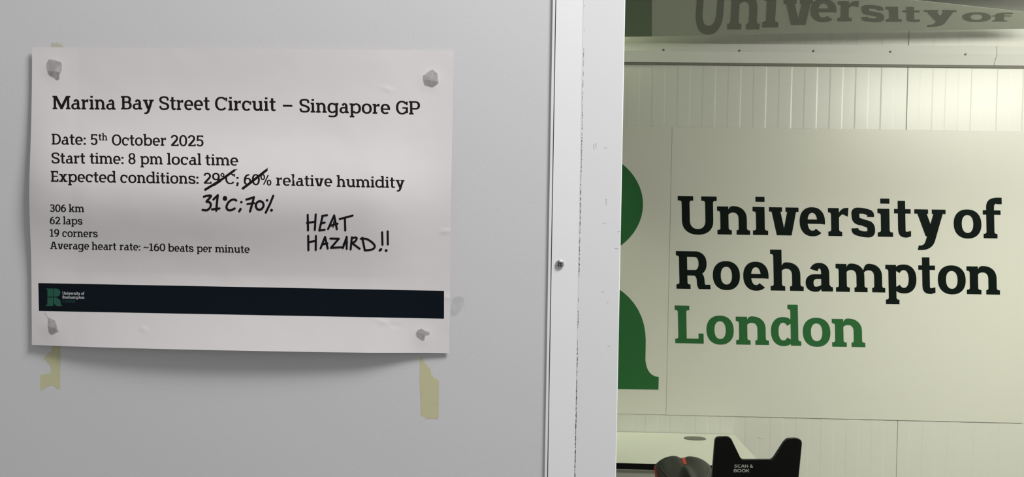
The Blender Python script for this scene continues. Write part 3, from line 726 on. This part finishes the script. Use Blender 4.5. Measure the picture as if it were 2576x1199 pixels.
# ------------------------------------------------------------------ inside the chamber: sign on the back wall
YS = YB-.004
board = empty('sign_board', (atY(2000, 1050, YS).x, YB-.002, atY(2000, 1050, YS).z))
tag(board, 'large cream sign board with green emblem and dark lettering on the chamber back wall', 'sign')
zt, zbm = atY(1640, 318.5, YS).z, atY(2066, 1051.5, YS).z
xm = (atY(1690, 330, YS).x+atY(1676, 1035, YS).x)/2; xe = atY(2573.5, 1064, YS).x
mb = MB(); mb.box(-.78, xm-.0004, YS, YB-.0002, zbm, zt); mb.build('emblem_panel', M_BOARD, board, bevel=.0006)
mb = MB(); mb.box(xm+.0004, xe, YS, YB-.0002, zbm, zt); mb.build('lettering_panel', M_BOARD, board, bevel=.0006)
YV = YS-.0005
ons = lambda x, y: atY(x, y, YV)
def big(words, name, m_, label):
    """letters set one by one between their own edges"""
    mb = MB()
    for ch, x0, x1, yb, cap in words:
        P, a = glyph(ch, .208, .150, .118); sx = (x1-x0)/a
        put_glyph(mb, ch, .208, .150, .118, lambda x, y: ons(x0+x*sx-y*cap*.0185, yb+x*sx*.017-y*cap))
    o = mb.build(name, m_, board, recalc=False); o['label'] = label
Z1 = lambda x: 1550+x/2.5088
def row(items, xa, ya, xb, yb_, cap):
    o = []
    for ch, a, b in items:
        o.append((ch, Z1(a+2), Z1(b+2), 440+(ya+(yb_-ya)*(a-xa)/(xb-xa))/2.5088, cap))
    return o
big(row([('U',390,638),('n',638,844),('i',862,958),('v',966,1152),('e',1158,1318),('r',1338,1470),('s',1482,1632),('i',1650,1746),('t',1755,1862),('y',1883,2080),('o',2130,2305),('f',2315,2432)], 390,370.5,2410,399.5, 95.2), 'lettering', M_VDARK, 'top line of dark green lettering')
big(row([('R',377,596),('o',610,781),('e',802,962),('h',974,1182),('a',1195,1367),('m',1386,1697),('p',1700,1895),('t',1908,2016),('o',2030,2206),('n',2212,2421)], 378,716.5,2420,755, 94.8), 'lettering', M_VDARK, 'middle line of dark green lettering')
big(row([('L',369,551),('o',570,742),('n',756,963),('d',977,1165),('o',1178,1352),('n',1362,1571)], 370,1060,1570,1087, 94.8), 'lettering', M_VGREEN, 'bottom line of bright green lettering')
mb = MB(); 
def pl2(x, y): return ons(1663.5+(x-480)*1.146-(y-123)*1.146*.0200, 516.5+(y-123)*1.146+(x-480)*1.146*.018)
def logo_big(mb):
    def go(P): mb.poly([pl2(*p) for p in P])
    go([(0,0),(222,0),(222,240),(40,240),(40,60),(30,34)])
    go([(238,0),(290,0)]+[sup(290,123,150,123,a,2.0) for a in range(-84,85,6)]+[(290,246),(238,246)])
    go([(40,278),(222,278),(222,527),(0,527),(0,505)]+bez((0,505),(26,503),(40,490),(40,462),6)[1:])
    go([(238,278),(300,278)]+bez((300,278),(400,290),(450,345),(452,420),12)[1:]+[(452,462)]+bez((452,462),(454,486),(466,499),(482,499),8)[1:]+[(482,527),(330,527)]+bez((330,527),(270,510),(238,450),(238,400),8)[1:])
logo_big(mb); mb.build('emblem', M_VGREEN, board, recalc=False)['label'] = 'green block emblem half hidden by the frame'

# little screws along the cove trim
near = ['leftmost, nearest the white frame', 'second from the white frame', 'middle one of the five', 'fourth from the white frame', 'rightmost, by the trim joint']
for (px, py), nm in zip(((1669.5,125.5),(1860,127.5),(2046.5,128.7),(2240,130.2),(2429,136.5)), near):
    c = atY(px, py, YB-TY)
    mb = MB(); rr = .0036
    mb.loft([[(c.x+rr*q*math.cos(a*PI/8), c.y+.0004-h, c.z+rr*q*math.sin(a*PI/8)) for a in range(16)] for q, h in ((1,0),(.95,.0012),(.6,.002))])
    tag(mb.build('trim_screw', mat('dull_screw', (.16,.16,.14), .4, metal=.6), smooth=True), 'tiny dull screw in the cove trim above the sign, '+nm, 'screw')

# guessed stand-in sheet for unidentified lettering, warped so its right end lies nearly level
sb0, sb1 = atY(1200, 100.8, 1.80), atY(2720, 69.2, 1.80)
sb0 = atY(1560, 93.2, 1.80); sb1 = atY(2620, 71.2, 1.80)
stl, strr = atY(1560, -78, 1.30), atY(2620, 35.0, 1.74)
def sheet(u, v, off=0):                                   # u 0..1 over columns 1560..2620, v 0 at the back edge, 1 at the front edge
    p = (sb0*(1-u)+sb1*u)*(1-v)+(stl*(1-u)+strr*u)*v
    return p+Vector((0, -.12, -1)).normalized()*off
hs = empty('standin_sheet', sheet(.5, .5))
tag(hs, 'dim warped stand-in sheet with lettering under the chamber ceiling above the cove trim', 'sheet')
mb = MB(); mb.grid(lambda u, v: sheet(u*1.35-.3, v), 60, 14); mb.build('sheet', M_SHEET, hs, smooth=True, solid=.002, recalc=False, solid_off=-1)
def sheet_at(px, py, off=.0006):
    # invert the sheet for a picture position
    u, v = (px-1560)/1060, .3
    for _ in range(14):
        def pr(u, v):
            d = sheet(u, v)-CAM; z = d.dot(_fw); return (1288+F*d.dot(RT)/z, 599.5-F*d.dot(UP)/z)
        a = pr(u, v); b = pr(u+1e-4, v); c = pr(u, v+1e-4)
        j = ((b[0]-a[0])/1e-4, (c[0]-a[0])/1e-4, (b[1]-a[1])/1e-4, (c[1]-a[1])/1e-4); dt = j[0]*j[3]-j[1]*j[2]
        ex, ey = px-a[0], py-a[1]; du = (ex*j[3]-ey*j[1])/dt; dv = (ey*j[0]-ex*j[2])/dt
        u += max(-.2, min(.2, du)); v += max(-.4, min(.4, dv))
    return sheet(u, v, off)
mb = MB(); Z2 = 854/340
# (letter, left, right, baseline, cap height) in picture rows; heights shrink to the right with the warp
for ch, a, b, yb, cap, lean in (('U',472,690,213,360,.12),('n',700,905,186,300,.10),('ı',922,1024,173,275,.10),('v',1058,1244,157,214,.0),('e',1226,1392,137,190,.02),('r',1398,1535,134,170,.04),('s',1545,1692,137,138,.02),('ı',1705,1805,137,126,-.05),
                          ('t',1812,1922,138,98,-.05),('y',1945,2150,136,98,-.0),('o',2188,2368,137,78,0),('f',2372,2500,135,51,.1)):
    P, ad = glyph(ch, .205, .15, .12); sx = (b-a)/ad
    put_glyph(mb, ch, .205, .15, .12, lambda x, y: sheet_at(1550+(a+x*sx+y*cap*lean*.6)/Z2, (yb-y*cap)/Z2))
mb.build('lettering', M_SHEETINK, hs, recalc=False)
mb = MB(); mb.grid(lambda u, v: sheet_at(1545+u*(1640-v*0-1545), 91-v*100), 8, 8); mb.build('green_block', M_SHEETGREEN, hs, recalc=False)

# ------------------------------------------------------------------ desk under the sign
ZD = atY(1700, 1088.5, YB).z
fl = atZ(1600, 1165, ZD); yd0 = fl.y
xr0, xr1 = atZ(1845, 1093, ZD).x, atZ(1905, 1152, ZD).x; xdr = (xr0+xr1)/2
desk = empty('desk', (xdr-.6, (yd0+YB)/2, 0)); tag(desk, 'pale narrow desk with a dark cable hole below the sign board', 'desk')
mb = MB(); mb.box(xdr-1.2, xdr, yd0+.002, YB-.003, ZD-.022, ZD); mb.build('desktop', M_DESK, desk, bevel=.001)
mb = MB(); mb.box(xdr-1.2, xdr-.0, yd0-.001, yd0+.0015, ZD-.0185, ZD-.0003); mb.build('edge_band', M_BLACK, desk)['label'] = 'black front edging'
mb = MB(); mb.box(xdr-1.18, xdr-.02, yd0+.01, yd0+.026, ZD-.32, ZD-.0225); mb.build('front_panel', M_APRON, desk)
for x in (xdr-1.16, xdr-.06):
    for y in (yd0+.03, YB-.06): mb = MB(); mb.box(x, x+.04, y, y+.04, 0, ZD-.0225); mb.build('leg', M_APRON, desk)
g0, g1 = atZ(1719.3, 1101, ZD), atZ(1776.8, 1104, ZD); gc = (g0+g1)/2; rx = (g1.x-g0.x)/2
ry = (atZ(1748, 1098.0, ZD).y-atZ(1748, 1107.2, ZD).y)/2
mb = MB(); mb.loft([[(gc.x+rx*q*math.cos(a*PI/20), gc.y+ry*q*math.sin(a*PI/20), ZD+h) for a in range(40)] for q, h in ((1,0),(.97,.002),(.85,.0022))]); mb.build('cable_grommet', M_GROM, desk, smooth=True)

# ------------------------------------------------------------------ black board with two horns on a stand
YK = 1.00
BK = lambda x, y: atY(1640+x/6.1333, 1080+y/6.1333, YK)
out = [(925,730),(972,175)]+bez((972,175),(978,138),(1000,112),(1045,110),6)+[(1160,110)]+bez((1160,110),(1200,112),(1222,130),(1240,168),6)+[(1350,400)]+bez((1350,400),(1372,445),(1390,462),(1430,462),6)+[(1800,464)]
out += bez((1800,464),(1850,464),(1870,445),(1895,408),6)+[(2040,192)]+bez((2040,192),(2075,142),(2095,134),(2140,134),6)+[(2220,134)]+bez((2220,134),(2300,138),(2325,170),(2317,235),6)+[(2268,730)]
front = [BK(*p) for p in out]; zlow = front[0].z-.12
front = [Vector((front[0].x-.006, YK, zlow))]+front+[Vector((front[-1].x-.012, YK, zlow))]
stand = empty('booking_board', ((front[0].x+front[-1].x)/2, YK+.01, 0)); tag(stand, 'black two-horned notice board with small grey capitals standing beside the saddle', 'notice board')
mb = MB(); cc = Vector((sum(p.x for p in front)/len(front), YK, sum(p.z for p in front)/len(front)))
mb.prism(front, (0, .008, 0), 0, 1)
bd = mb.build('board', [M_BLACK, M_RIM], stand, bevel=.0014)
for md in bd.modifiers: md.material = 1; md.width = .0022; md.segments = 2
mb = MB(); kp = lambda x, y: atY(x, y, YK-.0005)
kx = lambda x: 1640+x/6.1333
ky = lambda y: 1080+y/6.1333
set_line(mb, 'SCAN &', kx(1270), kx(1562), ky(584), .004, 7.6, kp, 0, 0, 0, sans, .09, -.02); set_line(mb, 'BOOK', kx(1262), kx(1504), ky(655), .004, 7.8, kp, 0, 0, 0, sans, .09, -.02)
mb.build('lettering', M_CAPT, bd, recalc=False)
px_ = (front[0].x+front[-1].x)/2
mb = MB(); mb.tube((px_, YK+.022, .012), (px_, YK+.022, zlow+.10), .014); mb.build('post', M_BLACK, stand, smooth=False)
mb = MB(); mb.box(px_-.13, px_+.13, YK-.06, YK+.085, 0, .012); mb.build('base', M_BLACK, stand, bevel=.003)

# ------------------------------------------------------------------ exercise bike: saddle seen from its nose
YR = 1.40                                                   # rear of the saddle
s0, s1 = atY(1650.5, 1170, YR-.03), atY(1789, 1170, YR-.03); sx = (s0.x+s1.x)/2; sw = (s1.x-s0.x)/2
ztop = atY(1690, 1146.5, YR-.03).z
bike = empty('exercise_bike', (sx, YR-.1, 0)); tag(bike, 'exercise bike with black padded saddle split by a red groove, left of the black board', 'exercise bike')
def sst(x, a, b): x = min(1, max(0, (x-a)/(b-a))); return x*x*(3-2*x)
def sad(tv, a):                                           # tv 0 rear .. 1 nose ; a -1..1 across
    y = YR-.27*tv
    ww = sw*(.93+.07*sst(tv, 0, .12)) if tv < .30 else sw*(1-.72*sst(tv, .30, .80))
    ridge = math.exp(-(a/.18)**2)*sst(tv, .13, .30)
    gro = .0085*math.exp(-(a/.17)**2)*(1-sst(tv, .10, .26))
    drop = .085*max(0, tv-.07)**1.15/.5**1.15*.9
    z = ztop+.001-.020*abs(a)**3.2-.004*a*a-gro-.008*max(0, .10-tv)/.10-drop*(1-ridge)-(.012+.030*max(0, tv-.2))*ridge
    return Vector((sx+a*ww, y, z)), ww
mb = MB(); rings = []
N = 26
for i in range(29):
    tv = i/28
    top = []
    for k in range(N+1):
        a = -1+2*k/N; p, ww = sad(tv, a); top.append(p)
    zl = min(top[0].z, top[-1].z)
    low = [Vector((sx+ww*.97, top[0].y, zl-.022)), Vector((sx+ww*.72, top[0].y, zl-.040)), Vector((sx, top[0].y, zl-.046)), Vector((sx-ww*.72, top[0].y, zl-.040)), Vector((sx-ww*.97, top[0].y, zl-.022))]
    rings.append(top+low)
mb.loft(rings); sd = mb.build('saddle', M_SADDLE, bike, smooth=True)
mb = MB(); mb.grid(lambda u, v: sad(.0+v*.20, (u-.5)*.17*(1-.35*v))[0]+Vector((0, 0, .0012+.001*math.cos((u-.5)*PI))), 6, 12); mb.build('red_groove', M_RED, sd, smooth=True, recalc=False)
mb = MB()
pts_ = [sad(.03+.50*k/16, -1.0)[0]+Vector((-.0008, 0, -.010-.004*k/16)) for k in range(17)]
mb.pipe(pts_, .0050)
mb.build('red_flank', M_RED, sd, smooth=True)['label'] = 'red side trim'
for sgn in (-1, 1):
    mb = MB(); pts_ = [sad(.16+.26*k/14, sgn*(.86-.42*(k/14)**1.6))[0]+Vector((0, 0, .0006)) for k in range(15)]
    mb.pipe(pts_, .0011, 8)
    mb.build('piping', M_STITCH, sd, smooth=True)
mb = MB(); mb.tube((sx, YR-.13, .30), (sx, YR-.12, ztop-.05), .016); mb.build('seat_post', M_STEEL, bike)
mb = MB(); mb.tube((sx, YR-.13, .06), (sx, YR-.13, .34), .03); mb.box(sx-.03, sx+.03, YR-.28, YR+.04, .03, .09); mb.build('frame', M_BLACK, bike)
for y in (YR+.01, YR-.25): mb = MB(); mb.box(sx-.2, sx+.2, y-.03, y+.03, 0, .03); mb.build('foot_bar', M_BLACK, bike, bevel=.004)

for o in list(bpy.data.objects):
    if '_loc' in o: del o['_loc']
